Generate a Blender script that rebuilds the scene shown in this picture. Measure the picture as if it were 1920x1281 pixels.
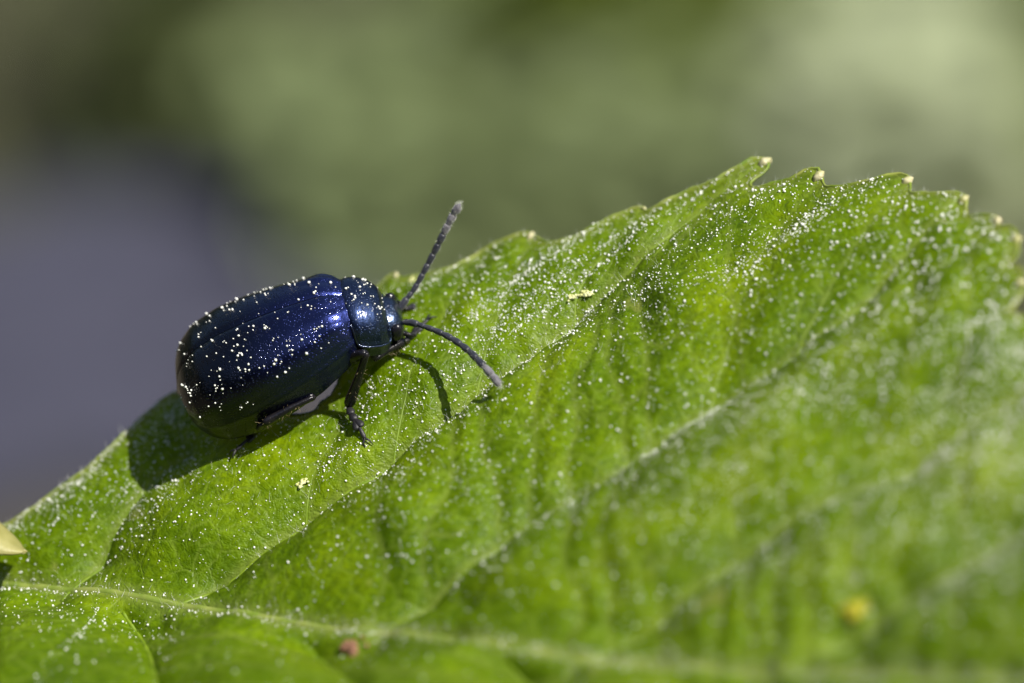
import bpy, math, random
import numpy as np
from mathutils import Matrix, Vector

random.seed(7)
rng = np.random.default_rng(7)
for o in list(bpy.data.objects):
    bpy.data.objects.remove(o)
scene = bpy.context.scene
col = scene.collection

# ------------------------------------------------------------------ camera
# 1 Blender unit = 1 cm: a macro scene, the beetle is 6.8 mm long
scene.unit_settings.scale_length = 0.01
D = 12.0                                   # distance to the sharp plane (cm)
TILT = math.radians(20)
AR = np.array([1.0, 0.0, 0.0])
AU = np.array([0.0, math.sin(TILT), math.cos(TILT)])
AB = np.array([0.0, -math.cos(TILT), math.sin(TILT)])
F0 = np.array([0.0, 0.0, 40.0])            # the point looked at, 40 cm above the ground
CAMP = F0 + D * AB
cam_data = bpy.data.cameras.new('camera')
cam = bpy.data.objects.new('camera', cam_data)
col.objects.link(cam)
cam.matrix_world = Matrix([[AR[i], AU[i], AB[i], CAMP[i]] for i in range(3)] + [[0, 0, 0, 1]])
cam_data.sensor_width = 36
cam_data.lens = 144
cam_data.clip_start = 0.1
cam_data.clip_end = 5000
cam_data.dof.use_dof = True
cam_data.dof.focus_distance = D + 0.06
cam_data.dof.aperture_fstop = 0.144 / 0.46   # aperture 0.46 cm wide
scene.camera = cam

# ------------------------------------------------------------------ light
LC = np.array([0.47, 0.61, 0.63]); LC /= np.linalg.norm(LC)      # towards the sun, in camera axes
LW = LC[0] * AR + LC[1] * AU + LC[2] * AB
world = bpy.data.worlds.new('World')
scene.world = world
world.use_nodes = True
wn = world.node_tree
sky = wn.nodes.new('ShaderNodeTexSky')
sky.sky_type = 'NISHITA'
sky.sun_disc = False
sky.sun_elevation = math.asin(LW[2])
sky.sun_rotation = math.atan2(LW[0], LW[1])
wn.links.new(sky.outputs[0], wn.nodes['Background'].inputs[0])
wn.nodes['Background'].inputs[1].default_value = 0.07
sd = bpy.data.lights.new('sun', 'SUN')
sd.energy = 4.6
sd.angle = math.radians(0.53)
sd.color = (1.0, 0.95, 0.86)
sun = bpy.data.objects.new('sun', sd)
col.objects.link(sun)
sun.rotation_euler = Vector(-LW).to_track_quat('-Z', 'Y').to_euler()
sun.location = (30, -20, 120)

scene.view_settings.view_transform = 'Standard'
scene.view_settings.look = 'None'
scene.view_settings.gamma = 1
scene.view_settings.exposure = 0.68
scene.render.engine = 'CYCLES'
scene.cycles.use_denoising = True
scene.cycles.max_bounces = 6
scene.cycles.transparent_max_bounces = 4
scene.cycles.caustics_reflective = False
scene.cycles.caustics_refractive = False
scene.cycles.sample_clamp_indirect = 4

# ------------------------------------------------------------------ space helpers
def nrm(v):
    v = np.asarray(v, float)
    return v / np.linalg.norm(v)

def cw(p):                                  # camera-axes coordinates (centred on the point looked at) -> world
    p = np.asarray(p, float)
    return F0 + p[..., 0:1] * AR + p[..., 1:2] * AU + p[..., 2:3] * AB

def ray(px, py):                            # direction through a picture point, camera axes, origin (0,0,D)
    return np.stack([(np.asarray(px, float) - 960) / 640, (640.5 - np.asarray(py, float)) / 640,
                     np.full(np.shape(px), -D)], -1)

# the leaf's own frame: origin O, u along the blade, v away across it, n out of its upper face
O = np.array([(690 - 960) / 640, (640 - 800) / 640, 0.0])
EN = nrm((-.61, 1.144, 1.0))
EU = nrm((.882, .470, 0.0)); EU = nrm(EU - EN * EU.dot(EN))
EV = np.cross(EN, EU)

def uv(pts, h=0.0):                         # picture points -> (u, v) on the leaf's mean plane
    pts = np.asarray(pts, float)
    d = ray(pts[..., 0], pts[..., 1])
    o = np.array([0, 0, D])
    t = ((O - o) @ EN + h) / (d @ EN)
    q = o + d * t[..., None] - O
    return np.stack([q @ EU, q @ EV], -1)

def frame_matrix(org, x, y, z):             # camera-axes frame -> world matrix
    W = lambda a: a[0] * AR + a[1] * AU + a[2] * AB
    X, Y, Z, P = W(x), W(y), W(z), cw(org)
    return Matrix([[X[i], Y[i], Z[i], P[i]] for i in range(3)] + [[0, 0, 0, 1]])

# ------------------------------------------------------------------ object helpers
def tag(o, label=None, cat=None, group=None, kind=None):
    if label: o['label'] = label
    if cat: o['category'] = cat
    if group: o['group'] = group
    if kind: o['kind'] = kind
    return o

def empty(name, mat=None):
    o = bpy.data.objects.new(name, None)
    col.objects.link(o)
    o.empty_display_size = 0.1
    if mat is not None: o.matrix_world = mat
    return o

def mesh(name, V, F, mat, smooth=True):
    m = bpy.data.meshes.new(name)
    V = np.asarray(V, np.float32).reshape(-1, 3)
    if isinstance(F, np.ndarray):
        k = F.shape[1]
        m.vertices.add(len(V)); m.vertices.foreach_set('co', V.ravel())
        m.loops.add(F.size); m.loops.foreach_set('vertex_index', F.astype(np.int32).ravel())
        m.polygons.add(len(F)); m.polygons.foreach_set('loop_start', np.arange(0, F.size, k, dtype=np.int32))
        m.update(calc_edges=True); m.validate()
    else:
        m.from_pydata([tuple(map(float, v)) for v in V], [], F); m.update()
    m.polygons.foreach_set('use_smooth', [smooth] * len(m.polygons))
    if mat: m.materials.append(mat)
    return m

def obj(name, me, parent=None):
    o = bpy.data.objects.new(name, me)
    col.objects.link(o)
    if parent is not None: o.parent = parent
    return o

def grid_faces(nr, nc, wrap=False):
    r = np.arange(nr - 1)[:, None]
    c = np.arange(nc if wrap else nc - 1)[None, :]
    c2 = (c + 1) % nc
    a = r * nc + c; b = r * nc + c2; d = (r + 1) * nc + c2; e = (r + 1) * nc + c
    return np.stack([a, b, d, e], -1).reshape(-1, 4)

def smooth_path(pts, n, closed=False):      # Catmull-Rom through the points, n samples
    P = np.asarray(pts, float)
    E = np.vstack([2 * P[0] - P[1], P, 2 * P[-1] - P[-2]])
    t = np.linspace(0, len(P) - 1 - 1e-9, n)
    i = t.astype(int); f = (t - i)[:, None]
    a, b, c, d = E[i], E[i + 1], E[i + 2], E[i + 3]
    return .5 * (2 * b + (c - a) * f + (2 * a - 5 * b + 4 * c - d) * f ** 2 + (3 * b - a - 3 * c + d) * f ** 3)

def tube_arrays(path, rad, k=10, flat=1.0, side=None, cap=True):
    """rings round a path; flat squashes the section along 'side' x tangent"""
    P = np.asarray(path, float); n = len(P)
    R = np.broadcast_to(np.asarray(rad, float), (n,))
    T = np.gradient(P, axis=0); T /= np.linalg.norm(T, axis=1)[:, None] + 1e-12
    ref = np.array(side if side is not None else (0.13, 0.21, 0.97), float)
    A = np.cross(T, ref); A /= np.linalg.norm(A, axis=1)[:, None] + 1e-12
    B = np.cross(A, T)
    th = np.linspace(0, 2 * np.pi, k, endpoint=False)
    V = P[:, None] + R[:, None, None] * (np.cos(th)[None, :, None] * A[:, None] + flat * np.sin(th)[None, :, None] * B[:, None])
    V = V.reshape(-1, 3)
    F = [tuple(q) for q in grid_faces(n, k, True)]
    if cap:
        V = np.vstack([V, P[0], P[-1]])
        a, b = n * k, n * k + 1
        for j in range(k):
            F.append((a, (j + 1) % k, j))
            F.append((b, (n - 1) * k + j, (n - 1) * k + (j + 1) % k))
    return V, F

class Join:                                  # several shells of ONE part
    def __init__(s): s.V = []; s.F = []; s.n = 0
    def add(s, V, F):
        s.V.append(np.asarray(V, float)); s.F += [tuple(int(i) + s.n for i in f) for f in F]; s.n += len(V)
    def mesh(s, name, mat, smooth=True): return mesh(name, np.vstack(s.V), s.F, mat, smooth)

def ico():                                   # 20-triangle ball, 12 points
    p = (1 + 5 ** .5) / 2
    V = np.array([(-1, p, 0), (1, p, 0), (-1, -p, 0), (1, -p, 0), (0, -1, p), (0, 1, p), (0, -1, -p), (0, 1, -p), (p, 0, -1), (p, 0, 1), (-p, 0, -1), (-p, 0, 1)]) / math.sqrt(1 + p * p)
    F = np.array([(0, 11, 5), (0, 5, 1), (0, 1, 7), (0, 7, 10), (0, 10, 11), (1, 5, 9), (5, 11, 4), (11, 10, 2), (10, 7, 6), (7, 1, 8), (3, 9, 4), (3, 4, 2), (3, 2, 6), (3, 6, 8), (3, 8, 9), (4, 9, 5), (2, 4, 11), (6, 2, 10), (8, 6, 7), (9, 8, 1)])
    return V, F
ICO_V, ICO_F = ico()

def balls(C, R, squash=None):                # many little grains as one array pair
    C = np.asarray(C); R = np.asarray(R)
    V = C[:, None] + R[:, None, None] * ICO_V[None] * (1 + .18 * rng.normal(size=(len(C), 12, 1)))
    F = ICO_F[None] + 12 * np.arange(len(C))[:, None, None]
    return V.reshape(-1, 3), F.reshape(-1, 3)

# ------------------------------------------------------------------ materials
def material(name):
    m = bpy.data.materials.new(name); m.use_nodes = True
    nt = m.node_tree
    return m, nt, nt.nodes['Principled BSDF']

def N(nt, kind, **kw):
    n = nt.nodes.new('ShaderNode' + kind)
    for k, v in kw.items():
        if k.startswith('i_'):
            key = k[2:]
            n.inputs[int(key) if key.isdigit() else key.replace('_', ' ')].default_value = v
        else: setattr(n, k, v)
    return n

def ramp(nt, stops, src=None):
    r = nt.nodes.new('ShaderNodeValToRGB')
    e = r.color_ramp.elements
    while len(e) > 1: e.remove(e[-1])
    e[0].position = stops[0][0]; e[0].color = (*stops[0][1], 1)
    for p, c in stops[1:]:
        x = e.new(p); x.color = (*c, 1)
    if src is not None: nt.links.new(src, r.inputs[0])
    return r

def mixc(nt, fac, a, b, mode='MIX'):
    m = nt.nodes.new('ShaderNodeMix'); m.data_type = 'RGBA'; m.blend_type = mode
    for sock, v in ((m.inputs[0], fac), (m.inputs[6], a), (m.inputs[7], b)):
        if hasattr(v, 'links'): nt.links.new(v, sock)
        elif isinstance(v, (int, float)): sock.default_value = v
        else: sock.default_value = (*v, 1)
    return m.outputs[2]

def math_node(nt, op, a, b=None, clamp=False):
    m = nt.nodes.new('ShaderNodeMath'); m.operation = op; m.use_clamp = clamp
    for i, v in enumerate((a, b)):
        if v is None: continue
        if hasattr(v, 'links'): nt.links.new(v, m.inputs[i])
        else: m.inputs[i].default_value = v
    return m.outputs[0]

def leaf_material():
    m, nt, p = material('leaf_blade')
    L = nt.links.new
    tc = N(nt, 'TexCoord')
    co = tc.outputs['Object']
    vein = N(nt, 'Attribute', attribute_name='vein').outputs['Fac']
    marg = N(nt, 'Attribute', attribute_name='margin').outputs['Fac']
    n1 = N(nt, 'TexNoise', i_Scale=2.6, i_Detail=4.0, i_Roughness=.6); L(co, n1.inputs['Vector'])
    base = ramp(nt, [(.30, (.085, .165, .0008)), (.50, (.150, .258, .001)), (.70, (.245, .360, .002))], n1.outputs['Fac']).outputs[0]
    # fine net of veinlets, warped so that it does not look like a honeycomb
    nw = N(nt, 'TexNoise', i_Scale=9.0, i_Detail=2.0); L(co, nw.inputs['Vector'])
    wv = N(nt, 'VectorMath', operation='MULTIPLY_ADD'); L(nw.outputs['Color'], wv.inputs[0]); wv.inputs[1].default_value = (.07, .07, .07); L(co, wv.inputs[2])
    v1 = N(nt, 'TexVoronoi', feature='DISTANCE_TO_EDGE', i_Scale=9.0); L(wv.outputs[0], v1.inputs['Vector'])
    v2 = N(nt, 'TexVoronoi', feature='DISTANCE_TO_EDGE', i_Scale=30.0); L(wv.outputs[0], v2.inputs['Vector'])
    net1 = ramp(nt, [(.0, (1, 1, 1)), (.05, (0, 0, 0))], v1.outputs['Distance']).outputs[0]
    net2 = ramp(nt, [(.0, (1, 1, 1)), (.10, (0, 0, 0))], v2.outputs['Distance']).outputs[0]
    n2 = N(nt, 'TexNoise', i_Scale=45.0, i_Detail=3.0); L(co, n2.inputs['Vector'])
    mott = ramp(nt, [(.35, (.72, .75, .6)), (.65, (1.22, 1.18, 1.3))], n2.outputs['Fac']).outputs[0]
    c = mixc(nt, 1.0, base, mott, 'MULTIPLY')
    c = mixc(nt, math_node(nt, 'MULTIPLY', net2, .16), c, (.22, .36, .05))
    c = mixc(nt, math_node(nt, 'MULTIPLY', net1, .42), c, (.27, .38, .05))
    c = mixc(nt, math_node(nt, 'MULTIPLY', vein, .60), c, (.30, .36, .09))
    c = mixc(nt, math_node(nt, 'MULTIPLY', marg, .45), c, (.36, .36, .10))
    # small pale scars
    n3 = N(nt, 'TexNoise', i_Scale=6.5, i_Detail=3.0); L(co, n3.inputs['Vector'])
    sc = ramp(nt, [(.70, (0, 0, 0)), (.76, (1, 1, 1))], n3.outputs['Fac']).outputs[0]
    c = mixc(nt, math_node(nt, 'MULTIPLY', sc, .5), c, (.36, .38, .10))
    L(c, p.inputs['Base Color'])
    p.inputs['Roughness'].default_value = .40
    rr = ramp(nt, [(.3, (.30,) * 3), (.7, (.52,) * 3)], n2.outputs['Fac']).outputs[0]; L(rr, p.inputs['Roughness'])
    p.inputs['Specular IOR Level'].default_value = .20
    v3 = N(nt, 'TexVoronoi', feature='F1', i_Scale=130.0); L(wv.outputs[0], v3.inputs['Vector'])
    hgt = math_node(nt, 'ADD', math_node(nt, 'MULTIPLY', v3.outputs['Distance'], -.35), math_node(nt, 'MULTIPLY', net2, -.15))
    hgt = math_node(nt, 'ADD', hgt, math_node(nt, 'MULTIPLY', net1, -.2))
    hgt = math_node(nt, 'ADD', hgt, math_node(nt, 'MULTIPLY', n2.outputs['Fac'], .8))
    b = N(nt, 'Bump', i_Strength=.60, i_Distance=.008); L(hgt, b.inputs['Height'])
    L(b.outputs[0], p.inputs['Normal'])
    tr = N(nt, 'BsdfTranslucent')
    tcol = mixc(nt, 1.0, c, (1.25, 1.30, .35), 'MULTIPLY'); L(tcol, tr.inputs['Color']); L(b.outputs[0], tr.inputs['Normal'])
    mx = N(nt, 'MixShader'); mx.inputs[0].default_value = .48
    L(p.outputs[0], mx.inputs[1]); L(tr.outputs[0], mx.inputs[2])
    L(mx.outputs[0], nt.nodes['Material Output'].inputs['Surface'])
    return m

def simple(name, c1, c2, scale=20., rough=.5, metal=0., spec=.5, bump=0., bscale=60., trans=0., sheen=0.):
    m, nt, p = material(name)
    L = nt.links.new
    co = N(nt, 'TexCoord').outputs['Object']
    n = N(nt, 'TexNoise', i_Scale=scale, i_Detail=4.0); L(co, n.inputs['Vector'])
    r = ramp(nt, [(.35, c1), (.65, c2)], n.outputs['Fac']); L(r.outputs[0], p.inputs['Base Color'])
    p.inputs['Roughness'].default_value = rough
    p.inputs['Metallic'].default_value = metal
    p.inputs['Specular IOR Level'].default_value = spec
    if sheen: p.inputs['Sheen Weight'].default_value = sheen
    if bump:
        v = N(nt, 'TexNoise', i_Scale=bscale, i_Detail=3.0); L(co, v.inputs['Vector'])
        b = N(nt, 'Bump', i_Strength=bump, i_Distance=.4 / bscale); L(v.outputs['Fac'], b.inputs['Height']); L(b.outputs[0], p.inputs['Normal'])
    if trans:
        t = N(nt, 'BsdfTranslucent'); L(r.outputs[0], t.inputs['Color'])
        x = N(nt, 'MixShader'); x.inputs[0].default_value = trans
        L(p.outputs[0], x.inputs[1]); L(t.outputs[0], x.inputs[2]); L(x.outputs[0], nt.nodes['Material Output'].inputs['Surface'])
    return m

def shell_material(name, stops, axis='X', rng_=(-.3, .3), puncture=120., rough=.34, coat=.8):
    """blue-black metallic cuticle; hue and darkness drift along the body, fine punctures"""
    m, nt, p = material(name)
    L = nt.links.new
    co = N(nt, 'TexCoord').outputs['Object']
    sx = N(nt, 'SeparateXYZ'); L(co, sx.inputs[0])
    nz = N(nt, 'TexNoise', i_Scale=7.0, i_Detail=3.0); L(co, nz.inputs['Vector'])
    mr = N(nt, 'MapRange'); L(sx.outputs[axis], mr.inputs[0]); mr.inputs[1].default_value = rng_[0]; mr.inputs[2].default_value = rng_[1]
    f = math_node(nt, 'ADD', mr.outputs[0], math_node(nt, 'MULTIPLY', math_node(nt, 'SUBTRACT', nz.outputs['Fac'], .5), .35))
    c = ramp(nt, stops, f).outputs[0]
    L(c, p.inputs['Base Color'])
    p.inputs['Metallic'].default_value = .92
    p.inputs['Roughness'].default_value = rough
    p.inputs['Coat Weight'].default_value = coat
    p.inputs['Coat Roughness'].default_value = .10
    v = N(nt, 'TexVoronoi', feature='F1', i_Scale=puncture); L(co, v.inputs['Vector'])
    pit = ramp(nt, [(.12, (0, 0, 0)), (.38, (1, 1, 1))], v.outputs['Distance']).outputs[0]
    n2 = N(nt, 'TexNoise', i_Scale=220.0, i_Detail=2.0); L(co, n2.inputs['Vector'])
    hh = math_node(nt, 'ADD', pit, math_node(nt, 'MULTIPLY', n2.outputs['Fac'], .5))
    b = N(nt, 'Bump', i_Strength=.5, i_Distance=.0028); L(hh, b.inputs['Height'])
    L(b.outputs[0], p.inputs['Normal']); L(b.outputs[0], p.inputs['Coat Normal'])
    return m

M_LEAF = leaf_material()
M_RIM = simple('leaf_margin', (.15, .24, .01), (.32, .36, .07), 14., .5, trans=.25)
M_TIP = simple('tooth_gland', (.34, .36, .10), (.66, .60, .38), 30., .5, bump=.4, bscale=80, trans=.2)
M_VEIN = simple('leaf_vein', (.14, .23, .004), (.20, .29, .012), 16., .5, trans=.15)
M_MIDRIB = simple('leaf_midrib', (.16, .24, .02), (.28, .33, .07), 16., .55, trans=.15)
M_HAIR = simple('leaf_hair', (.75, .78, .66), (.85, .86, .78), 5., .25, spec=.8, trans=.35)
M_POLLEN = simple('pollen', (.78, .79, .70), (.90, .90, .86), 30., .35, spec=.6)
M_CLUMP = simple('pollen_clump', (.48, .50, .16), (.68, .68, .38), 40., .6)
M_ELY = shell_material('elytra_shell', [(.0, (.035, .010, .020)), (.10, (.006, .007, .012)), (.40, (.003, .005, .019)), (.68, (.008, .013, .068)), (1., (.018, .028, .135))], rng_=(-.3, .3))  # own hue drift, with the rear darkened to stand for dark reflections
M_PRO = shell_material('pronotum_shell', [(.0, (.012, .022, .070)), (1., (.014, .028, .065))], rng_=(.28, .45), puncture=150., rough=.40)
M_BODY = shell_material('body_cuticle', [(.0, (.012, .014, .024)), (.8, (.020, .026, .05)), (1., (.03, .05, .10))], rng_=(-.3, .42), puncture=140., rough=.32)
M_LEG = simple('leg_cuticle', (.006, .006, .009), (.016, .014, .016), 40., .26, metal=.3, bump=.4, bscale=160)
M_TARSUS = simple('tarsus_pad', (.008, .008, .010), (.024, .022, .026), 60., .5, bump=.6, bscale=220)
M_EYE = simple('eye', (.006, .006, .009), (.010, .010, .014), 60., .22, bump=.25, bscale=300)
M_ANT = simple('antenna', (.012, .013, .022), (.028, .030, .045), 60., .42, bump=.5, bscale=220, sheen=.2)
M_ANT_TIP = simple('antenna_fuzz', (.06, .055, .07), (.16, .15, .17), 50., .7, bump=.7, bscale=160, sheen=.6)
M_BRISTLE = simple('leg_bristle', (.25, .19, .09), (.40, .32, .18), 30., .4)

# ------------------------------------------------------------------ the setting behind: ground, path
def ground_at(px, py, z=0.0):                # where the view through a picture point meets the ground
    d = ray(px, py); w = d[0] * AR + d[1] * AU + d[2] * AB
    t = (z - CAMP[2]) / w[2]
    return CAMP + w * t

def sheet(name, x0, x1, y0, y1, z, nx, ny, mat, amp=0., seed=0):
    r = np.random.default_rng(seed)
    X, Y = np.meshgrid(np.linspace(x0, x1, nx), np.linspace(y0, y1, ny))
    Z = z + amp * r.normal(size=X.shape)
    return tag(obj(name, mesh(name, np.stack([X, Y, Z], -1), grid_faces(ny, nx), mat)), kind='structure')

M_SOIL = simple('soil', (.040, .033, .020), (.068, .057, .036), .35, .9, bump=.6, bscale=2.)
M_PATH = simple('path_stone', (.028, .029, .050), (.049, .049, .077), .30, .8, bump=.3, bscale=2.)
M_GRASS = simple('grass_blades', (.085, .112, .036), (.135, .162, .066), .2, .6, trans=.3)
sheet('ground', -1500, 1500, -300, 3000, 0.0, 60, 60, M_SOIL)

# flat paving stones of a garden path, lower left behind the leaf
def slab(x, y, sx, sy, rz, seed):
    r = random.Random(seed)
    n = 14
    prof = []
    for i in range(n):
        a = 2 * math.pi * i / n
        k = (abs(math.cos(a)) ** 4 + abs(math.sin(a)) ** 4) ** -.25 * r.uniform(.92, 1.04)
        prof.append((sx * k * math.cos(a), sy * k * math.sin(a)))
    V = []
    for (z, s) in ((-.3, 1.0), (1.2, 1.0), (1.6, .95)):
        V += [(px * s, py * s, z + r.uniform(-.05, .05)) for px, py in prof]
    V.append((0, 0, 1.65))
    F = [tuple(q) for q in grid_faces(3, n, True)] + [(2 * n + i, 2 * n + (i + 1) % n, 3 * n) for i in range(n)]
    o = obj('paving_stone', mesh('paving_stone', V, F, M_PATH, False))
    o.location = (x, y, 0); o.rotation_euler = (0, 0, rz)
    return o

# ------------------------------------------------------------------ the leaf
MARGIN_PX = [(-170, 1088), (-130, 1060), (-80, 1030), (-30, 1005), (30, 972), (60, 952), (90, 930), (125, 905), (160, 880),
    (200, 843), (230, 815), (262, 786), (290, 762), (315, 742), (330, 735), (345, 740), (380, 748), (430, 758), (480, 770),
    (528, 777), (560, 778), (587, 772), (601, 757), (612, 750), (622, 743), (629, 730), (634, 720), (641, 700), (652, 660), (668, 600), (690, 556),
    (712, 533), (728, 519), (742, 514), (752, 521), (775, 517), (800, 513), (835, 504), (870, 489), (900, 472), (925, 457), (950, 446), (975, 438), (992, 436),
    (1003, 444), (1020, 452), (1045, 452), (1075, 443), (1100, 431), (1130, 414), (1160, 401), (1185, 391), (1203, 388), (1212, 394), (1230, 386),
    (1262, 370), (1290, 357), (1318, 347), (1345, 334), (1375, 316), (1400, 302), (1418, 296), (1434, 298), (1440, 310), (1430, 324), (1415, 334), (1406, 346), (1420, 350),
    (1450, 342), (1480, 334), (1500, 324), (1516, 317), (1534, 318), (1541, 334), (1548, 348), (1570, 349), (1600, 344), (1630, 337), (1660, 328), (1685, 325), (1702, 330),
    (1706, 345), (1708, 362), (1735, 361), (1765, 362), (1792, 360), (1808, 366), (1811, 384), (1813, 403), (1835, 403), (1858, 403), (1869, 409), (1871, 425), (1888, 424), (1901, 430),
    (1908, 448), (1907, 474), (1894, 494), (1908, 498), (1917, 516), (1917, 545), (1905, 568), (1892, 584), (1912, 590), (1935, 606), (1945, 640), (1938, 668), (1965, 676), (1990, 700), (1996, 735), (1990, 760),
    (2020, 770), (2045, 800), (2050, 840), (2080, 855), (2110, 900), (2110, 950), (2140, 965), (2170, 1010), (2170, 1060), (2210, 1090), (2250, 1150), (2290, 1200), (2330, 1250), (2400, 1300)]
MIDRIB_PX = [(-170, 1088), (-80, 1090), (0, 1094), (100, 1099), (200, 1109), (330, 1126), (450, 1143), (560, 1161), (700, 1180), (850, 1203), (1000, 1225), (1150, 1239), (1300, 1248), (1500, 1260), (1700, 1270), (1920, 1280), (2150, 1290), (2400, 1300)]
# main side veins (midrib -> margin) and their branches, as picture points on the blade
SIDE_PX = [
    [(95, 1099), (160, 1020), (236, 936), (300, 876), (350, 838), (394, 806), (470, 775)],
    [(285, 1120), (400, 1040), (520, 958), (610, 900), (690, 850), (760, 800), (830, 752), (900, 700), (965, 654), (1044, 594), (1130, 530), (1230, 455), (1330, 375), (1425, 304)],
    [(680, 1177), (800, 1080), (950, 968), (1100, 880), (1200, 812), (1290, 748), (1400, 690), (1520, 620), (1610, 560), (1700, 480), (1805, 372)],
    [(1060, 1231), (1200, 1135), (1350, 1040), (1530, 940), (1700, 865), (1850, 780), (1992, 710)],
    [(1420, 1256), (1600, 1150), (1800, 1050), (2000, 950), (2110, 920)],
]
BRANCH_PX = [
    [(520, 958), (580, 850), (625, 790), (650, 740)],
    [(690, 850), (740, 760), (800, 640), (850, 560), (900, 475)],
    [(830, 752), (880, 680), (920, 600), (960, 520), (992, 440)],
    [(1040, 597), (1056, 560), (1074, 523), (1130, 464), (1203, 390)],
    [(1215, 466), (1240, 440), (1254, 405), (1290, 358)],
    [(1290, 748), (1350, 640), (1400, 520), (1450, 430), (1532, 322)],
    [(1450, 660), (1530, 560), (1600, 460), (1700, 332)],
    [(1700, 865), (1790, 700), (1850, 560), (1900, 440)],
    [(1610, 560), (1750, 500), (1866, 410)],
    [(350, 838), (330, 800), (318, 765)],
]

US, VS, STEP = -1.2, -3.6, 0.008
NU, NV = int(6.2 / STEP), int(6.4 / STEP)
GU = US + STEP * np.arange(NU); GV = VS + STEP * np.arange(NV)

def vnoise(freq, seed):                       # smooth value noise over the leaf's grid
    r = np.random.default_rng(seed)
    nx, ny = int(6.2 * freq) + 4, int(6.4 * freq) + 4
    G = r.uniform(-1, 1, (ny, nx))
    x = (GU - US) * freq; y = (GV - VS) * freq
    ix, iy = x.astype(int), y.astype(int)
    fx, fy = x - ix, y - iy
    fx = fx * fx * (3 - 2 * fx); fy = (fy * fy * (3 - 2 * fy))[:, None]
    a = G[np.ix_(iy, ix)]; b = G[np.ix_(iy, ix + 1)]; c = G[np.ix_(iy + 1, ix)]; d = G[np.ix_(iy + 1, ix + 1)]
    return (a * (1 - fx) + b * fx) * (1 - fy) + (c * (1 - fx) + d * fx) * fy

def dist_field(lines, reach):                 # distance to the nearest of the lines, capped at reach
    Dg = np.full((NV, NU), reach)
    for P in lines:
        for a, b in zip(P[:-1], P[1:]):
            lo = np.minimum(a, b) - reach; hi = np.maximum(a, b) + reach
            i0, i1 = np.clip(((np.array([lo[0], hi[0]]) - US) / STEP).astype(int), 0, NU)
            j0, j1 = np.clip(((np.array([lo[1], hi[1]]) - VS) / STEP).astype(int), 0, NV)
            if i1 <= i0 or j1 <= j0: continue
            x = GU[None, i0:i1] - a[0]; y = GV[j0:j1, None] - a[1]
            e = b - a; q = np.clip((x * e[0] + y * e[1]) / (e @ e + 1e-12), 0, 1)
            d = np.hypot(x - q * e[0], y - q * e[1])
            np.minimum(Dg[j0:j1, i0:i1], d, out=Dg[j0:j1, i0:i1])
    return Dg

def gsample(G, p):
    x = np.clip((p[..., 0] - US) / STEP, 0, NU - 1.001); y = np.clip((p[..., 1] - VS) / STEP, 0, NV - 1.001)
    i, j = x.astype(int), y.astype(int); fx, fy = x - i, y - j
    return (G[j, i] * (1 - fx) + G[j, i + 1] * fx) * (1 - fy) + (G[j + 1, i] * (1 - fx) + G[j + 1, i + 1] * fx) * fy

def resample(P, n):
    P = np.asarray(P, float)
    s = np.r_[0, np.cumsum(np.linalg.norm(np.diff(P, axis=0), axis=1))]
    t = np.linspace(0, s[-1], n)
    return np.stack([np.interp(t, s, P[:, k]) for k in range(P.shape[1])], -1)

mid_uv = smooth_path(uv(MIDRIB_PX, -.11), 240)
mid_u_sorted = mid_uv[np.argsort(mid_uv[:, 0])]
def side_lines(hs): return [smooth_path(uv(p, hs), 60) for p in SIDE_PX]
side_uv = side_lines(-.05); branch_uv = [smooth_path(uv(p, -.02), 40) for p in BRANCH_PX]
marg_uv = smooth_path(uv(MARGIN_PX), 1100)

# mirror the side veins to the near half of the blade
def mirror(P):
    A, B = mid_uv[0], mid_uv[-1]; e = nrm(B - A); w = np.array([-e[1], e[0]])
    q = P - A
    return A + np.outer(q @ e, e) - np.outer(q @ w, w)
near_px = [[(205, 1110), (232, 1150), (262, 1200), (300, 1281), (360, 1420)], [(540, 1160), (570, 1190), (620, 1250), (700, 1330), (800, 1420)], [(930, 1215), (975, 1250), (1060, 1310), (1200, 1400)], [(1250, 1245), (1330, 1290), (1500, 1370)]]
near_uv = [smooth_path(uv(p, -.03), 30) for p in near_px]
near_margin_uv = mirror(resample(marg_uv, 420))

# ladder veinlets between neighbouring side veins
tert_uv = []
rt = random.Random(3)
bounds = [np.array(p, float) for p in SIDE_PX[1:]] + [np.array(MIDRIB_PX, float)]
def y_at(P, x):
    return float(np.interp(x, P[:, 0], P[:, 1])) if P[0, 0] <= x <= P[-1, 0] else None
x = 300.0
while x < 2100:
    ys = [(y_at(P, x), P) for P in bounds]
    ys = [q for q in ys if q[0] is not None]
    for (ya, A), (yb, B) in zip(ys[:-1], ys[1:]):
        if yb - ya < 40: continue
        if rt.random() < .25: continue
        lean = rt.uniform(-.10, .22) * (yb - ya); x_ = x + rt.uniform(-22, 22)
        ya = y_at(A, x_) or ya; yb = y_at(B, x_) or yb
        m = [(x_ + lean * (.5 - f) + rt.gauss(0, 9) * (0 < f < 1), ya + (yb - ya) * f) for f in (0, .2, .4, .6, .8, 1)]
        tert_uv.append(smooth_path(uv(m), 20))
        if rt.random() < .6:                   # a cross link to the next rung
            f = rt.uniform(.25, .75); yy = ya + (yb - ya) * f
            tert_uv.append(smooth_path(uv([(x + lean * (.5 - f), yy), (x + 30, yy + rt.uniform(-18, 10)), (x + 58, yy + rt.uniform(-25, 5))]), 8))
    x += rt.uniform(44, 96)
for x in range(520, 1400, 62):                 # and from the first side vein up towards the margin
    ya = y_at(bounds[0], x); k_ = rt.uniform(.5, .9)
    tert_uv.append(smooth_path(uv([(x, ya), (x + 24, ya - 45 * k_), (x + 40 + rt.gauss(0, 8), ya - 95 * k_), (x + 62, ya - 150 * k_)]), 16))
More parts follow.
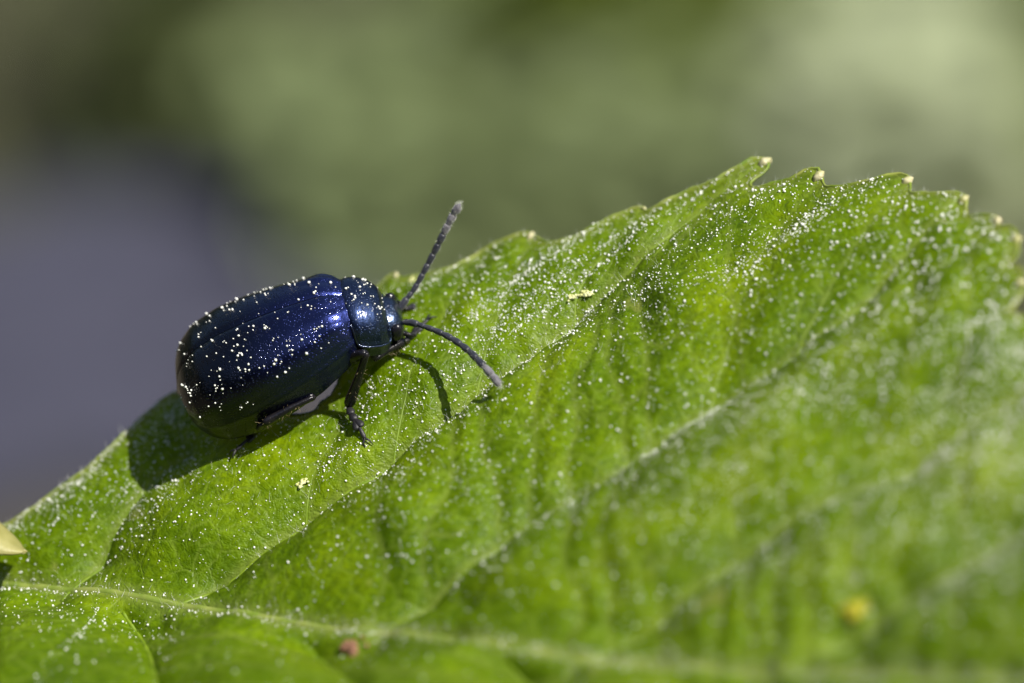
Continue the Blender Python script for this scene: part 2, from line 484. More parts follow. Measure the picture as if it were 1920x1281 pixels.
for A, B in zip(near_uv[:-1], near_uv[1:]):
    Ar, Br = resample(A, 8), resample(B, 8)
    for k in range(1, 7):
        tert_uv.append(np.array([Ar[k], (Ar[k] + Br[k]) / 2 + np.array([rt.gauss(0, .04), rt.gauss(0, .04)]), Br[k]]))

BASE_NOISE = .028 * vnoise(1.9, 1) + .017 * vnoise(5.0, 2) + .0055 * vnoise(13.0, 3) + .0022 * vnoise(30.0, 4)
V_MID = np.interp(GU, mid_u_sorted[:, 0], mid_u_sorted[:, 1])
def build_height(marg):
    dm = dist_field([mid_uv], .9); ds = dist_field(side_uv, .6); dn = dist_field(near_uv, .5); db = dist_field(branch_uv, .3)
    dt = dist_field(tert_uv, .14); de = dist_field([resample(marg, 500)], .5)
    H = BASE_NOISE.copy()
    H -= .12 * np.exp(-dm / .15)
    soft = np.clip(1.15 - .35 * np.clip(GU, 0, 3), .35, 1)[None, :]
    fade = np.clip(de / .35, .25, 1) * np.clip(dm / .12, .1, 1)
    H -= (.095 * np.exp(-ds / .13) + .022 * np.exp(-ds / .03)) * soft * fade
    H -= (.070 * np.exp(-dn / .12) + .016 * np.exp(-dn / .03)) * np.clip(dm / .10, .1, 1)
    H -= .024 * np.exp(-(db / .08) ** 1.4) * soft
    H -= .020 * np.exp(-(dt / .05) ** 1.3) * np.clip(.45 + .75 * vnoise(2.6, 31) + .3 * vnoise(6.0, 32), 0, 1)
    H -= .016 * np.exp(-(de / .06) ** 1.3)
    below = np.clip(V_MID[None, :] - GV[:, None], 0, 3)          # the near half folds up from the midrib
    H += .34 * dm * (below > 0)
    uu = np.clip(GU - 1.6, 0, 4)[None, :]
    H += .035 * uu ** 2
    return H, dm, ds, db, dt, de
hm = np.zeros(len(MARGIN_PX))
for it in range(3):
    H, dm, ds, db, dt, de = build_height(marg_uv)
    hm = gsample(H, uv(MARGIN_PX, hm))
    marg_uv = smooth_path(uv(MARGIN_PX, hm), 1100)
H, dm, ds, db, dt, de = build_height(marg_uv)
marg_uv = resample(marg_uv, 1300)
marg_uv[5:-5] += rng.normal(size=(1290, 2)) * .0012
HF = lambda p: gsample(H, p)
def on_leaf(p, lift=0.0):
    p = np.asarray(p, float)
    return np.concatenate([p, (HF(p) + lift)[..., None]], -1)
def leaf_cam(p):                              # leaf coordinates -> camera axes
    return O + p[..., 0:1] * EU + p[..., 1:2] * EV + p[..., 2:3] * EN
def hit_leaf(px, py, lift=0.0):               # the blade's point seen at a picture point, camera axes
    h = 0.0
    for _ in range(12):
        q = uv(np.array([px, py], float), h); h = .5 * h + .5 * (float(HF(q)) + lift)
    return leaf_cam(np.array([q[0], q[1], h]))

LEAF_M = frame_matrix(O, EU, EV, EN)
leaf = empty('serrated_leaf', LEAF_M)
tag(leaf, 'large bright green serrated leaf carrying the blue beetle', 'leaf')

def add_attr(me, name, val):
    a = me.attributes.new(name, 'FLOAT', 'POINT'); a.data.foreach_set('value', np.asarray(val, np.float32).ravel())

NOTCH = uv(np.array([560., 740.]))
def off_blade(P):                             # points that fall in the bitten notch of the margin
    out = np.zeros(len(P), bool)
    near = np.where(((P - NOTCH) ** 2).sum(-1) < .7 ** 2)[0]
    poly = np.vstack([marg_uv[::3], mid_uv[::-4]])
    a, b = poly, np.roll(poly, -1, 0)
    for c in np.array_split(near, max(1, len(near) // 4000)):
        x, y = P[c, 0][:, None], P[c, 1][:, None]
        cr = ((a[:, 1] > y) != (b[:, 1] > y)) & (x < (b[:, 0] - a[:, 0]) * (y - a[:, 1]) / (b[:, 1] - a[:, 1] + 1e-12) + a[:, 0])
        out[c] = cr.sum(1) % 2 == 0
    return out
def blade(marg, pair, nt_, name):
    """ruled sheet from the midrib out to the margin; pair maps margin arc length to midrib arc length"""
    s = np.r_[0, np.cumsum(np.linalg.norm(np.diff(marg, axis=0), axis=1))]
    ms = np.r_[0, np.cumsum(np.linalg.norm(np.diff(mid_uv, axis=0), axis=1))]
    k = np.interp(s, pair[0], pair[1])
    Mp = np.stack([np.interp(k, ms, mid_uv[:, 0]), np.interp(k, ms, mid_uv[:, 1])], -1)
    # rule to a smooth inner line first, so that the teeth do not fold the sheet over itself
    g = np.exp(-.5 * (np.arange(-150, 151) / 45) ** 2); g /= g.sum()
    pad = np.vstack([2 * marg[0] - marg[150:0:-1], marg, 2 * marg[-1] - marg[-2:-152:-1]])
    S = np.stack([np.convolve(pad[:, k_], g, 'valid') for k_ in (0, 1)], -1)
    w = np.linalg.norm(S - Mp, axis=1)[:, None]
    S = S + (Mp - S) * np.clip(.085 / (w + 1e-6), 0, .5)
    t = np.linspace(0, 1, nt_ - 16)
    t2 = np.linspace(0, 1, 17)[1:]
    P = np.concatenate([Mp[:, None] + (S - Mp)[:, None] * t[None, :, None], S[:, None] + (marg - S)[:, None] * t2[None, :, None]], 1)
    G = on_leaf(P)
    FF = grid_faces(len(marg), nt_)
    if marg is full_marg:
        FF = FF[~off_blade(P.reshape(-1, 2)[FF].mean(1))]
    me = mesh(name, G, FF, M_LEAF)
    q = P.reshape(-1, 2)
    vn = np.maximum.reduce([.8 * np.exp(-(gsample(ds, q) / .014) ** 2), .4 * np.exp(-(gsample(db, q) / .010) ** 2), .55 * np.exp(-(gsample(dt, q) / .008) ** 2), np.exp(-(gsample(dm, q) / .03) ** 2)])
    add_attr(me, 'vein', vn)
    add_attr(me, 'margin', np.exp(-(gsample(de, q) / .022)) if name == 'blade' else np.zeros(len(q)))
    return obj(name, me, leaf)

def arc_at(P, q):                             # arc length along P of its point nearest q
    s = np.r_[0, np.cumsum(np.linalg.norm(np.diff(P, axis=0), axis=1))]
    return s[np.argmin(np.linalg.norm(P - q, axis=1))]
# the sheet is ruled to a margin without the bite, then the bite is cut out of it
i0_ = int(np.argmin(np.linalg.norm(marg_uv - uv([(345, 740)], -.02)[0], axis=1))); i1_ = int(np.argmin(np.linalg.norm(marg_uv - uv([(712, 533)], -.02)[0], axis=1)))
full_marg = marg_uv.copy()
full_marg[i0_:i1_ + 1] = marg_uv[i0_] + np.linspace(0, 1, i1_ - i0_ + 1)[:, None] * (marg_uv[i1_] - marg_uv[i0_])
KN = [((120, 1100), (600, 597)), ((290, 1120), (1425, 300)), ((690, 1178), (1806, 370)), ((1070, 1232), (1992, 710)), ((1430, 1256), (2110, 920))]
sM = np.linalg.norm(np.diff(full_marg, axis=0), axis=1).sum(); sm = np.linalg.norm(np.diff(mid_uv, axis=0), axis=1).sum()
pa = [0.] + [arc_at(full_marg, uv([b])[0]) for a, b in KN] + [sM]
pb = [0.] + [arc_at(mid_uv, uv([a])[0]) for a, b in KN] + [sm]
far_blade = blade(full_marg, (pa, pb), 230, 'blade')
sN = np.linalg.norm(np.diff(near_margin_uv, axis=0), axis=1).sum()
near_blade = blade(near_margin_uv, (np.array(pa) / sM * sN, pb), 110, 'blade')

# rim, midrib, side veins, tooth glands, petiole
rimp = on_leaf(marg_uv[::2], -.002)
V, F = tube_arrays(rimp, .0042 + .002 * np.sin(np.arange(len(rimp)) * .37) ** 2, 6)
obj('margin_rim', mesh('margin_rim', V, F, M_RIM), leaf)
mp = on_leaf(mid_uv, -.004)
V, F = tube_arrays(mp, np.linspace(.018, .008, len(mp)), 10)
obj('midrib', mesh('midrib', V, F, M_MIDRIB), leaf)
for P in side_uv + near_uv:
    q = on_leaf(resample(P, 90), -.0035)
    V, F = tube_arrays(q, np.linspace(.0075, .0045, 90), 6)
    obj('side_vein', mesh('side_vein', V, F, M_VEIN), leaf)
for P in branch_uv:
    q = on_leaf(resample(P, 50), -.0022)
    V, F = tube_arrays(q, np.linspace(.0036, .0026, 50), 5)
    obj('branch_vein', mesh('branch_vein', V, F, M_VEIN), leaf)
GL = [(1438, 303, .022), (1538, 324, .020), (1705, 337, .019), (1809, 372, .018), (1870, 414, .016), (1907, 450, .019), (1918, 528, .018), (997, 439, .016), (743, 514, .013), (1206, 389, .009), (331, 735, .009), (1944, 630, .022)]
for gx, gy, r in GL:
    g0 = uv(np.array([gx, gy], float), float(hm[np.argmin([(gx - a) ** 2 + (gy - b) ** 2 for a, b in MARGIN_PX])]))
    p0 = on_leaf(g0); r *= .72
    k = np.argmin(np.linalg.norm(marg_uv - g0, axis=1))
    p0 = on_leaf(marg_uv[k])
    outn = nrm(marg_uv[k] - (marg_uv[max(k - 12, 0)] + marg_uv[min(k + 12, 1299)]) / 2)
    axis = np.array([*outn, .1])
    path = p0 + np.outer(np.linspace(-2.2, .9, 9), axis) * r
    V, F = tube_arrays(path, r * np.array([.15, .45, .7, .9, 1., .95, .8, .55, .15]), 9)
    V = V + rng.normal(size=V.shape) * r * .09
    obj('tooth_gland', mesh('tooth_gland', V, F, M_TIP), leaf)
b0 = on_leaf(mid_uv[:1], .0)[0]
pet = smooth_path([b0 + (.08, 0, -.01), b0 + (-.3, -.02, .02), b0 + (-.9, .05, -.1), b0 + (-1.5, .25, -.45)], 24)
V, F = tube_arrays(pet, np.linspace(.052, .07, 24), 10)
obj('petiole', mesh('petiole', V, F, M_MIDRIB), leaf)

# ------------------------------------------------------------------ hairs and pollen on the leaf
def blade_points(n, r):                       # random points on the far half, even in area
    out = []
    s = np.r_[0, np.cumsum(np.linalg.norm(np.diff(full_marg, axis=0), axis=1))]
    ms = np.r_[0, np.cumsum(np.linalg.norm(np.diff(mid_uv, axis=0), axis=1))]
    i = r.integers(0, len(full_marg) - 1, n * 3); t = np.sqrt(r.uniform(0, 1, n * 3))
    k = np.interp(s[i], pa, pb)
    Mp = np.stack([np.interp(k, ms, mid_uv[:, 0]), np.interp(k, ms, mid_uv[:, 1])], -1)
    w = np.linalg.norm(full_marg[i] - Mp, axis=1)
    keep = r.uniform(0, 1, n * 3) < w / w.max()
    P = (Mp + (full_marg[i] - Mp) * t[:, None])[keep]
    return P[:n]
def near_points(n, r):
    i = r.integers(0, len(near_margin_uv) - 1, n); t = r.uniform(0, .6, n)
    k = np.interp(np.linspace(0, sN, len(near_margin_uv))[i], np.array(pa) / sM * sN, pb)
    ms = np.r_[0, np.cumsum(np.linalg.norm(np.diff(mid_uv, axis=0), axis=1))]
    Mp = np.stack([np.interp(k, ms, mid_uv[:, 0]), np.interp(k, ms, mid_uv[:, 1])], -1)
    return Mp + (near_margin_uv[i] - Mp) * t[:, None]

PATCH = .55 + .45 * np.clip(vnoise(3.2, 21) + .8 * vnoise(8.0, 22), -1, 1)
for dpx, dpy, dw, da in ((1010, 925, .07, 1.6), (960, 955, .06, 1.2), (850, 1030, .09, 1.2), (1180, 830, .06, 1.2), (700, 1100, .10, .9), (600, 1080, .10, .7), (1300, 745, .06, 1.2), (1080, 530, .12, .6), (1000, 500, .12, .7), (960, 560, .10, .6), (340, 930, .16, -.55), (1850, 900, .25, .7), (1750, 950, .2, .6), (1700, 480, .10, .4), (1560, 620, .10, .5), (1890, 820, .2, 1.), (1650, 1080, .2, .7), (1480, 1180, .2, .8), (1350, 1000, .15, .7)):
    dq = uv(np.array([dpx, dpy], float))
    PATCH += da * np.exp(-((GU[None, :] - dq[0]) ** 2 + (GV[:, None] - dq[1]) ** 2) / (2 * dw * dw))  # extra pollen drifts; those at right also stand in for the leaf's sheen
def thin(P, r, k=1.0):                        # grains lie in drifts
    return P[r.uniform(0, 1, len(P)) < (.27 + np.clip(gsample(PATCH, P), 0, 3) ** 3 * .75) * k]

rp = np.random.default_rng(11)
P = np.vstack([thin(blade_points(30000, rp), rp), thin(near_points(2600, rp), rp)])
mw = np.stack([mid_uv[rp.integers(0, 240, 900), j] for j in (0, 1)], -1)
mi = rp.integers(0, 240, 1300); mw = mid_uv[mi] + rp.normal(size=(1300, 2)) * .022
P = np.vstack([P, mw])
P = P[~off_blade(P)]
R = np.clip(np.clip(rp.lognormal(math.log(.00140), .50, len(P)), 0, .0040) * np.interp(P[:, 0], [1.1, 2.3], [1, 1.8]), .0007, .0075)  # grains enlarged towards the right to stand in for bright blurred glints
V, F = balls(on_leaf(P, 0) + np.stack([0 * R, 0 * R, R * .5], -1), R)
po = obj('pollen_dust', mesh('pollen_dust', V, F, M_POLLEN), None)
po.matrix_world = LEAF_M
tag(po, 'fine white pollen dust scattered over the green leaf', 'pollen', kind='stuff')

def hairs(roots, dirs, lens, rad, bend, r):
    """three-sided tapering hairs, four rings each"""
    n = len(roots)
    dirs = dirs / np.linalg.norm(dirs, axis=1)[:, None]
    side = np.cross(dirs, r.normal(size=(n, 3))); side /= np.linalg.norm(side, axis=1)[:, None]
    oth = np.cross(dirs, side)
    V = np.zeros((n, 4, 3, 3))
    for j, f in enumerate((0, .35, .7, 1.0)):
        c = roots + dirs * (lens * f)[:, None] + side * (bend * lens * f * f)[:, None]
        for m_ in range(3):
            a = 2 * math.pi * m_ / 3
            V[:, j, m_] = c + (side * math.cos(a) + oth * math.sin(a)) * (rad * (1 - .75 * f))[:, None]
    q = np.array([(j * 3 + m_, j * 3 + (m_ + 1) % 3, (j + 1) * 3 + (m_ + 1) % 3, (j + 1) * 3 + m_) for j in range(3) for m_ in range(3)])
    F = q[None] + 12 * np.arange(n)[:, None, None]
    return V.reshape(-1, 3), F.reshape(-1, 4)

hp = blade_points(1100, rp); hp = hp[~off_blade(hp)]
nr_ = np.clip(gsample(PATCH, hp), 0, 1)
sidepts = np.vstack([resample(Pq, 400)[rp.integers(0, 400, 90)] + rp.normal(size=(90, 2)) * .02 for Pq in side_uv[1:3]])
midpts = mid_uv[rp.integers(5, 230, 420)] + rp.normal(size=(420, 2)) * .02
bc = uv(np.array([[690., 780.]]))[0]
nearb = bc + rp.normal(size=(420, 2)) * (.55, .28)
nearb = nearb[(gsample(V_MID[None, :].repeat(NV, 0), nearb) < nearb[:, 1] - .1)]
mk = rp.integers(0, 1150, 600); tan = np.gradient(marg_uv, axis=0)[mk]; tan /= np.linalg.norm(tan, axis=1)[:, None]
outw = np.stack([-tan[:, 1], tan[:, 0]], -1)
edgep = marg_uv[mk] - outw * np.abs(rp.normal(size=(600, 1))) * .012
# keep only hairs that grow on the blade (inside the margin)
def inside(P):
    k = np.argmin(((P[:, None] - marg_uv[None, ::6]) ** 2).sum(-1), axis=1) * 6
    t = np.gradient(marg_uv, axis=0)[k]; w = np.stack([-t[:, 1], t[:, 0]], -1)
    return ((P - marg_uv[k]) * w).sum(-1) < 0
nearb = nearb[inside(nearb)]
roots2 = np.vstack([hp, sidepts, midpts, nearb, edgep])
rt3 = on_leaf(roots2, -.003)
n = len(rt3)
dr = rp.normal(size=(n, 3)) * .55 + (.35, .25, .55)
dr[:, 2] = np.abs(dr[:, 2]) * .8 + .12
dr[-600:, :2] += outw * 1.2
ln = rp.uniform(.010, .040, n); ln[-600:] = rp.uniform(.004, .030, 600) ** 1.0
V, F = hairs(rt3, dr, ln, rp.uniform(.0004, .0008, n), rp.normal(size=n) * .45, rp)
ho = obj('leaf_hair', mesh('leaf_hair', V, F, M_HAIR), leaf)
ho['kind'] = 'stuff'

# ------------------------------------------------------------------ crumbs lying on the leaf
def crumb(name, px, py, r, nb, mat, label, cat, group=None, seed=0, flat=.6, spread=.55):
    q = np.random.default_rng(seed)
    c = hit_leaf(px, py, 0)
    nb = nb * 2
    off = q.normal(size=(nb, 3)) * r * (spread, spread, .2); off[:, 2] = np.abs(off[:, 2])
    rr = r * q.uniform(.12, .45, nb)
    V, F = balls(off, rr)
    V[:, 2] *= flat
    o = obj(name, mesh(name, V, F, mat))
    o.matrix_world = frame_matrix(c, EU, EV, EN)
    return tag(o, label, cat, group)
M_RED = simple('reddish_crumb', (.16, .07, .035), (.27, .14, .08), 30., .7, bump=.5, bscale=60)
M_YEL = simple('yellow_crumb', (.30, .28, .008), (.38, .35, .015), 20., .6)
crumb('reddish_crumb', 661, 1216, .034, 9, M_RED, 'tiny reddish brown crumb on the blade below the midrib', 'crumb', seed=1, flat=1.)
crumb('yellow_crumb', 1603, 1142, .040, 30, M_YEL, 'round dull yellow speck between two side veins', 'crumb', seed=2, flat=.5, spread=.35)
crumb('pollen_clump', 1098, 550, .016, 22, M_CLUMP, 'rounded pale pollen clump beside a smaller ragged one on the leaf', 'pollen', 'pollen clumps', 3)
crumb('pollen_clump', 1070, 557, .013, 14, M_CLUMP, 'small ragged pollen clump next to a rounder clump on the leaf', 'pollen', 'pollen clumps', 4)
crumb('pollen_clump', 566, 905, .016, 24, M_CLUMP, 'pale yellow pollen clump on the leaf below the beetle', 'pollen', 'pollen clumps', 5)
crumb('pollen_clump', 772, 526, .012, 10, M_CLUMP, 'pollen clump at the leaf edge beside the raised antenna', 'pollen', 'pollen clumps', 6)

# ------------------------------------------------------------------ the dry bud scale at the leaf base
def bud_scale():
    nx, ny = 19, 26
    base = leaf_cam(on_leaf(uv(np.array([[10., 1040.]]))))[0]
    P = []
    for i in range(ny):
        v = i / (ny - 1)
        sx, sy = -110 + 157 * v, 966 + 64 * v ** 1.3             # spine, from beyond the frame to the tip
        w = 47 * min(1, (1 - v) / .42) ** .62 * (.6 + .4 * min(1, v * 3))
        for j in range(nx):
            a = (j / (nx - 1) * 2 - 1)
            X = (sx - w * .38 * -a * .6 - 960) / 640; Y = (640.5 - (sy + w * .92 * a)) / 640
            Z = base[2] + .10 + .045 * (w / 47) * math.cos(a * 1.7) + .008 * math.sin(4 * a + 6 * v) + .05 * a - .03 * v
            k = (D - Z) / D
            P.append((X * k, Y * k, Z))
    P = np.array(P); c = P.mean(0)
    me = mesh('bud_scale', P - c, [tuple(q) for q in grid_faces(ny, nx)], simple('dry_scale', (.28, .27, .06), (.44, .41, .16), 9., .5, bump=.4, bscale=50, trans=.3))
    o = obj('bud_scale', me)
    o.matrix_world = frame_matrix(c, np.array([1., 0, 0]), np.array([0, 1., 0]), np.array([0, 0, 1.]))
    so = o.modifiers.new('thickness', 'SOLIDIFY'); so.thickness = .012; so.offset = -1
    return tag(o, 'curled tan dry bud scale beside the leaf base', 'bud scale')
bud_scale()

# ------------------------------------------------------------------ the beetle
BF = nrm((.888, .425, .176)); BUP = nrm((-.428, .620, .658)); BUP = nrm(BUP - BF * BUP.dot(BF)); BL = np.cross(BUP, BF)
ZC = -.20
BC = np.array([(506.5 - 960) / 640 * (D - ZC) / D, (640.5 - 671.9) / 640 * (D - ZC) / D, ZC])
BEETLE_M = frame_matrix(BC, BF, BL, BUP)
beetle = empty('leaf_beetle', BEETLE_M)
tag(beetle, 'shiny dark blue leaf beetle dusted with white pollen on the leaf', 'beetle')
def loc(c): q = np.asarray(c) - BC; return np.stack([q @ BF, q @ BL, q @ BUP], -1)     # camera axes -> beetle
def at_y(px, py, y):                          # the point seen at (px, py) that lies y to the beetle's left
    d = ray(px, py); o = np.array([0, 0, D])
    t = (y - (o - BC) @ BL) / (d @ BL)
    return loc(o + d * t)
def at_leaf(px, py, lift=0.0): return loc(hit_leaf(px, py, lift))

TB = math.radians(33)
def tilt(V):                                  # the fore body bends down at the neck
    V = np.array(V, float)
    b = TB * np.clip((V[..., 0] - .262) / .05, 0, 1)
    dx, dz = V[..., 0] - .285, V[..., 2] - .05
    c, s_ = np.cos(b), np.sin(b)
    return np.stack([.285 + dx * c + dz * s_, V[..., 1], .05 - dx * s_ + dz * c], -1)
LE, A0, B0 = .594, .203, .156
def ely_profile(s):
    A = np.interp(s, [0, .015, .05, .12, .3, .5, .65, .8, .9, .95, .98, 1], [.46, .58, .68, .76, .89, .99, 1.03, .99, .86, .68, .46, .0]) * A0
    T = np.interp(s, [0, .02, .1, .3, .5, .65, .8, .9, .96, 1], [.56, .72, .90, 1.05, 1.13, 1.14, 1.04, .82, .56, .20]) * B0
    Bm = np.interp(s, [0, .3, .6, .85, 1], [.12, .02, 0, .03, .14]) * B0
    return A, T, Bm
def soften(f, s, w=.03):                      # rounds the corners of the profile tables
    return sum(np.asarray(f(np.clip(s + d * w, 0, 1))) for d in (-1, -.5, 0, .5, 1)) / 5
def ely_point(s, ph, side):
    """s 0..1 front to rear, ph 0 at the seam to past 90 degrees under the edge"""
    A, T, Bm = soften(ely_profile, s, .022)
    end = np.clip((1 - s) / .05, 0, 1) ** .5
    A = A * end
    sn, cs = np.sin(ph), np.cos(ph)
    y = A * np.sign(sn) * np.abs(sn) ** .80
    z = Bm + (T - Bm) * np.sign(cs) * np.abs(cs) ** .80
    # long shallow ridges that are strongest behind the shoulders
    k = np.exp(-((s - .10) / .26) ** 2)
    z = z + .0042 * k * np.sin(ph * 15.0) * np.sin(ph) * np.clip(1.6 - ph, 0, 1)
    # humeral bump, seam groove, dented edge gutter
    z = z + .010 * np.exp(-((s - .08) / .06) ** 2 - ((ph - .85) / .28) ** 2)
    z = z - .006 * np.exp(-(ph / .020) ** 2)
    y = y + .004 * np.exp(-((ph - 1.52) / .05) ** 2)
    x = LE * .5 - LE * s + .012 * np.exp(-(s / .03) ** 2) * (np.cos(ph * 1.2) - .3)
    return np.stack([x, side * (np.abs(y) + .0008), z], -1)
def elytron(side):
    ns, nf = 150, 70
    s = (1 - np.cos(np.linspace(0, math.pi, ns))) / 2 * .6 + np.linspace(0, 1, ns) * .4
    ph = np.linspace(0, math.pi / 2 + .32, nf)
    S, Ph = np.meshgrid(s, ph, indexing='ij')
    G = ely_point(S, Ph, side)
    # front wall, turned in against the pronotum
    front = G[0] * 1.0; wall = front.copy(); wall[:, 0] -= .012; wall[:, 1] *= .86; wall[:, 2] = wall[:, 2] * .86 - .002
    G = np.concatenate([wall[None], front[None] - (.003, 0, 0.002), G], 0)
    F = grid_faces(ns + 2, nf)
    if side > 0: F = F[:, ::-1]
    o = obj('elytron', mesh('elytron', G, F, M_ELY), beetle)
    return o
er = elytron(-1); el_ = elytron(1)

def pro_point(s, ph):
    """pronotum: s 0 rear .. 1 front, ph -..+ across"""
    A = np.interp(s, [0, .15, .4, .7, .9, 1], [.124, .131, .131, .120, .103, .086])
    T = np.interp(s, [0, .06, .3, .6, .85, 1], [.099, .107, .111, .104, .088, .066])
    Bm = np.interp(s, [0, .5, 1], [.006, -.002, -.012])
    sn, cs = np.sin(ph), np.cos(ph)
    y = A * np.sign(sn) * np.abs(sn) ** .85
    z = Bm + (T - Bm) * np.sign(cs) * np.abs(cs) ** .85
    y = y + .0045 * np.sign(sn) * np.exp(-((np.abs(ph) - 1.5) / .07) ** 2)
    x = .294 + .118 * s - .014 * np.cos(ph) - .004 * np.clip(np.cos(ph), 0, 1) ** 1.5 * s
    return tilt(np.stack([x, y, z], -1))
s = np.linspace(0, 1, 44); ph = np.linspace(-1.82, 1.82, 90)
S, Ph = np.meshgrid(s, ph, indexing='ij')
G = pro_point(S, Ph)
for e, dx in ((0, .010), (-1, -.012)):       # turned-in front and rear edges
    w = G[e].copy(); w[:, 0] += dx; w[:, 1] *= .88; w[:, 2] = w[:, 2] * .86 - .004
    G = np.concatenate([w[None], G], 0) if e == 0 else np.concatenate([G, w[None]], 0)
pron = obj('pronotum', mesh('pronotum', G, grid_faces(46, 90), M_PRO), beetle)
for sd_ in (-1, 1):                           # the fine raised bead round the pronotum's side
    bp = np.vstack([pro_point(np.full(3, 0.0), np.array([.9, 1.2, 1.45]) * sd_), pro_point(np.linspace(.05, .95, 12), np.full(12, 1.52 * sd_)), pro_point(np.full(2, 1.0), np.array([1.4, 1.1]) * sd_)])
    V, F = tube_arrays(smooth_path(bp, 60), .0042, 8)
    obj('rim_bead', mesh('rim_bead', V, F, M_BODY), pron)
# scutellum, the small plate between pronotum and wing cases
tri = [(.292, .030, .084), (.292, -.030, .084), (.245, 0, .092), (.300, 0, .094), (.275, .017, .0935), (.275, -.017, .0935)]
obj('scutellum', mesh('scutellum', tri, [(3, 4, 0), (3, 1, 5), (3, 5, 2), (3, 2, 4)], M_BODY), beetle)

# one continuous body: abdomen, thorax underside and the bent-down head
def ring_body():
    st = [  # x, half width, top z, bottom z
        (-.272, .020, .030, .000), (-.262, .070, .050, -.010), (-.235, .118, .060, -.024), (-.18, .150, .070, -.026), (-.08, .164, .070, -.032), (.04, .150, .070, -.036), (.14, .128, .068, -.042), (.24, .108, .062, -.050),
        (.30, .104, .060, -.058), (.345, .092, .060, -.052), (.375, .084, .058, -.048), (.400, .078, .056, -.054), (.422, .076, .054, -.060), (.440, .068, .045, -.066), (.453, .053, .028, -.074), (.461, .035, .000, -.078), (.463, .012, -.034, -.070)]
    k = 40
    rows = smooth_path(np.array(st), 90)
    th = np.linspace(0, 2 * np.pi, k, endpoint=False)
    V = []
    for x, w, t, b in rows:
        c, h = (t + b) / 2, (t - b) / 2
        cs, sn = np.cos(th), np.sin(th)
        V.append(np.stack([np.full(k, x), w * np.sign(cs) * np.abs(cs) ** .9, c + h * np.sign(sn) * np.abs(sn) ** .9], -1))
    V = np.array(V)
    # abdominal rings on the underside
    und = V[..., 2] < .0
    V[..., 2] += und * .004 * np.sin(V[..., 0] * 95) * (V[..., 0] < .12)
    # face: a shallow groove between the antenna sockets
    fg = np.exp(-((V[..., 0] - .445) / .015) ** 2 - (V[..., 1] / .02) ** 2)
    V[..., 2] -= .012 * fg
    V = tilt(V.reshape(-1, 3))
    F = [tuple(q) for q in grid_faces(90, k, True)] + [tuple(range(k))[::-1], tuple(89 * k + j for j in range(k))]
    return V, F
V, F = ring_body()
body = obj('body', mesh('body', V, F, M_BODY), beetle)
def ellipsoid(c, r, rot=None, nu=20, nv=14):
    th = np.linspace(0, 2 * np.pi, nu, endpoint=False); p = np.linspace(.02, math.pi - .02, nv)
    T, Q = np.meshgrid(th, p)
    V = np.stack([np.sin(Q) * np.cos(T) * r[0], np.sin(Q) * np.sin(T) * r[1], np.cos(Q) * r[2]], -1)
    if rot is not None: V = V @ np.array(rot).T
    return (V + c).reshape(-1, 3), [tuple(q) for q in grid_faces(nv, nu, True)] + [tuple(range(nu))[::-1], tuple((nv - 1) * nu + j for j in range(nu))]
for sd_ in (-1, 1):
    V, F = ellipsoid(np.array([.428, sd_ * .070, .008]), (.021, .019, .031))
    V = tilt(V)
    obj('eye', mesh('eye', V, F, M_EYE), body)
# mouthparts
for sd_ in (-1, 1):
    m0 = np.array([.385, sd_ * .022, -.118])
    V, F = tube_arrays(smooth_path([m0, m0 + (.016, sd_ * .010, -.012), m0 + (.026, sd_ * .004, -.026)], 10), np.linspace(.009, .005, 10), 8)
    obj('palp', mesh('palp', V, F, M_LEG), body)

# antennae: eleven beads each, thin at their base and widening towards the end
def antenna(pts, tipfuzz):
    path = smooth_path(pts, 200)
    path = resample(path, 200)
    n = 11
    ln = np.array([1.25, .62, .85, .95, .95, .95, .95, .95, .95, .95, 1.25]); cut = np.r_[0, np.cumsum(ln)] / ln.sum()
    parent = None
    for k in range(n):
        a, b = cut[k], cut[k + 1]
        f = np.linspace(a, b + (.012 if k < n - 1 else 0), 12)
        P = np.stack([np.interp(f, np.linspace(0, 1, 200), path[:, j]) for j in range(3)], -1)
        w = np.linspace(0, 1, 12)
        base = .0096 if k == 0 else .0070 + .0042 * (k / 10)
        prof = .55 + .45 * np.clip(w * 1.9, 0, 1) ** .7 - .30 * np.clip((w - .86) / .14, 0, 1) ** 2
        if k == n - 1: prof = .60 + .40 * np.clip(w * 2.5, 0, 1) - .85 * np.clip((w - .6) / .4, 0, 1) ** 2
        V, F = tube_arrays(P, base * prof * 1.12, 12)
        V = V + rng.normal(size=V.shape) * .00035
        mt = M_ANT_TIP if k >= tipfuzz else M_ANT
        o = obj('antenna' if k == 0 else 'antenna_segment', mesh('antenna_segment', V, F, mt), beetle if k == 0 else parent)
        if k == 0: parent = o
    # short pale down towards the end
    q = np.random.default_rng(5 + tipfuzz)
    m = 420
    f = 1 - np.abs(q.normal(size=m)) * .22; f = np.clip(f, .25, .995)
    C = np.stack([np.interp(f, np.linspace(0, 1, 200), path[:, j]) for j in range(3)], -1)
    V, F = hairs(C, q.normal(size=(m, 3)) + nrm(path[-1] - path[-20]) * .8, q.uniform(.012, .019, m), np.full(m, .0006), q.normal(size=m) * .2, q)
    d = obj('antenna_down', mesh('antenna_down', V, F, M_HAIR), parent); d['kind'] = 'stuff'
    return parent
tipl = at_leaf(938, 725, .030)
NA = [at_y(px_, py_, -.035 + (tipl[1] + .035) * f_ ** 1.35) for px_, py_, f_ in ((755, 605, 0), (775, 606, .12), (800, 614, .27), (830, 626, .42), (858, 642, .56), (884, 663, .70), (908, 688, .84), (926, 708, .93))] + [tipl]
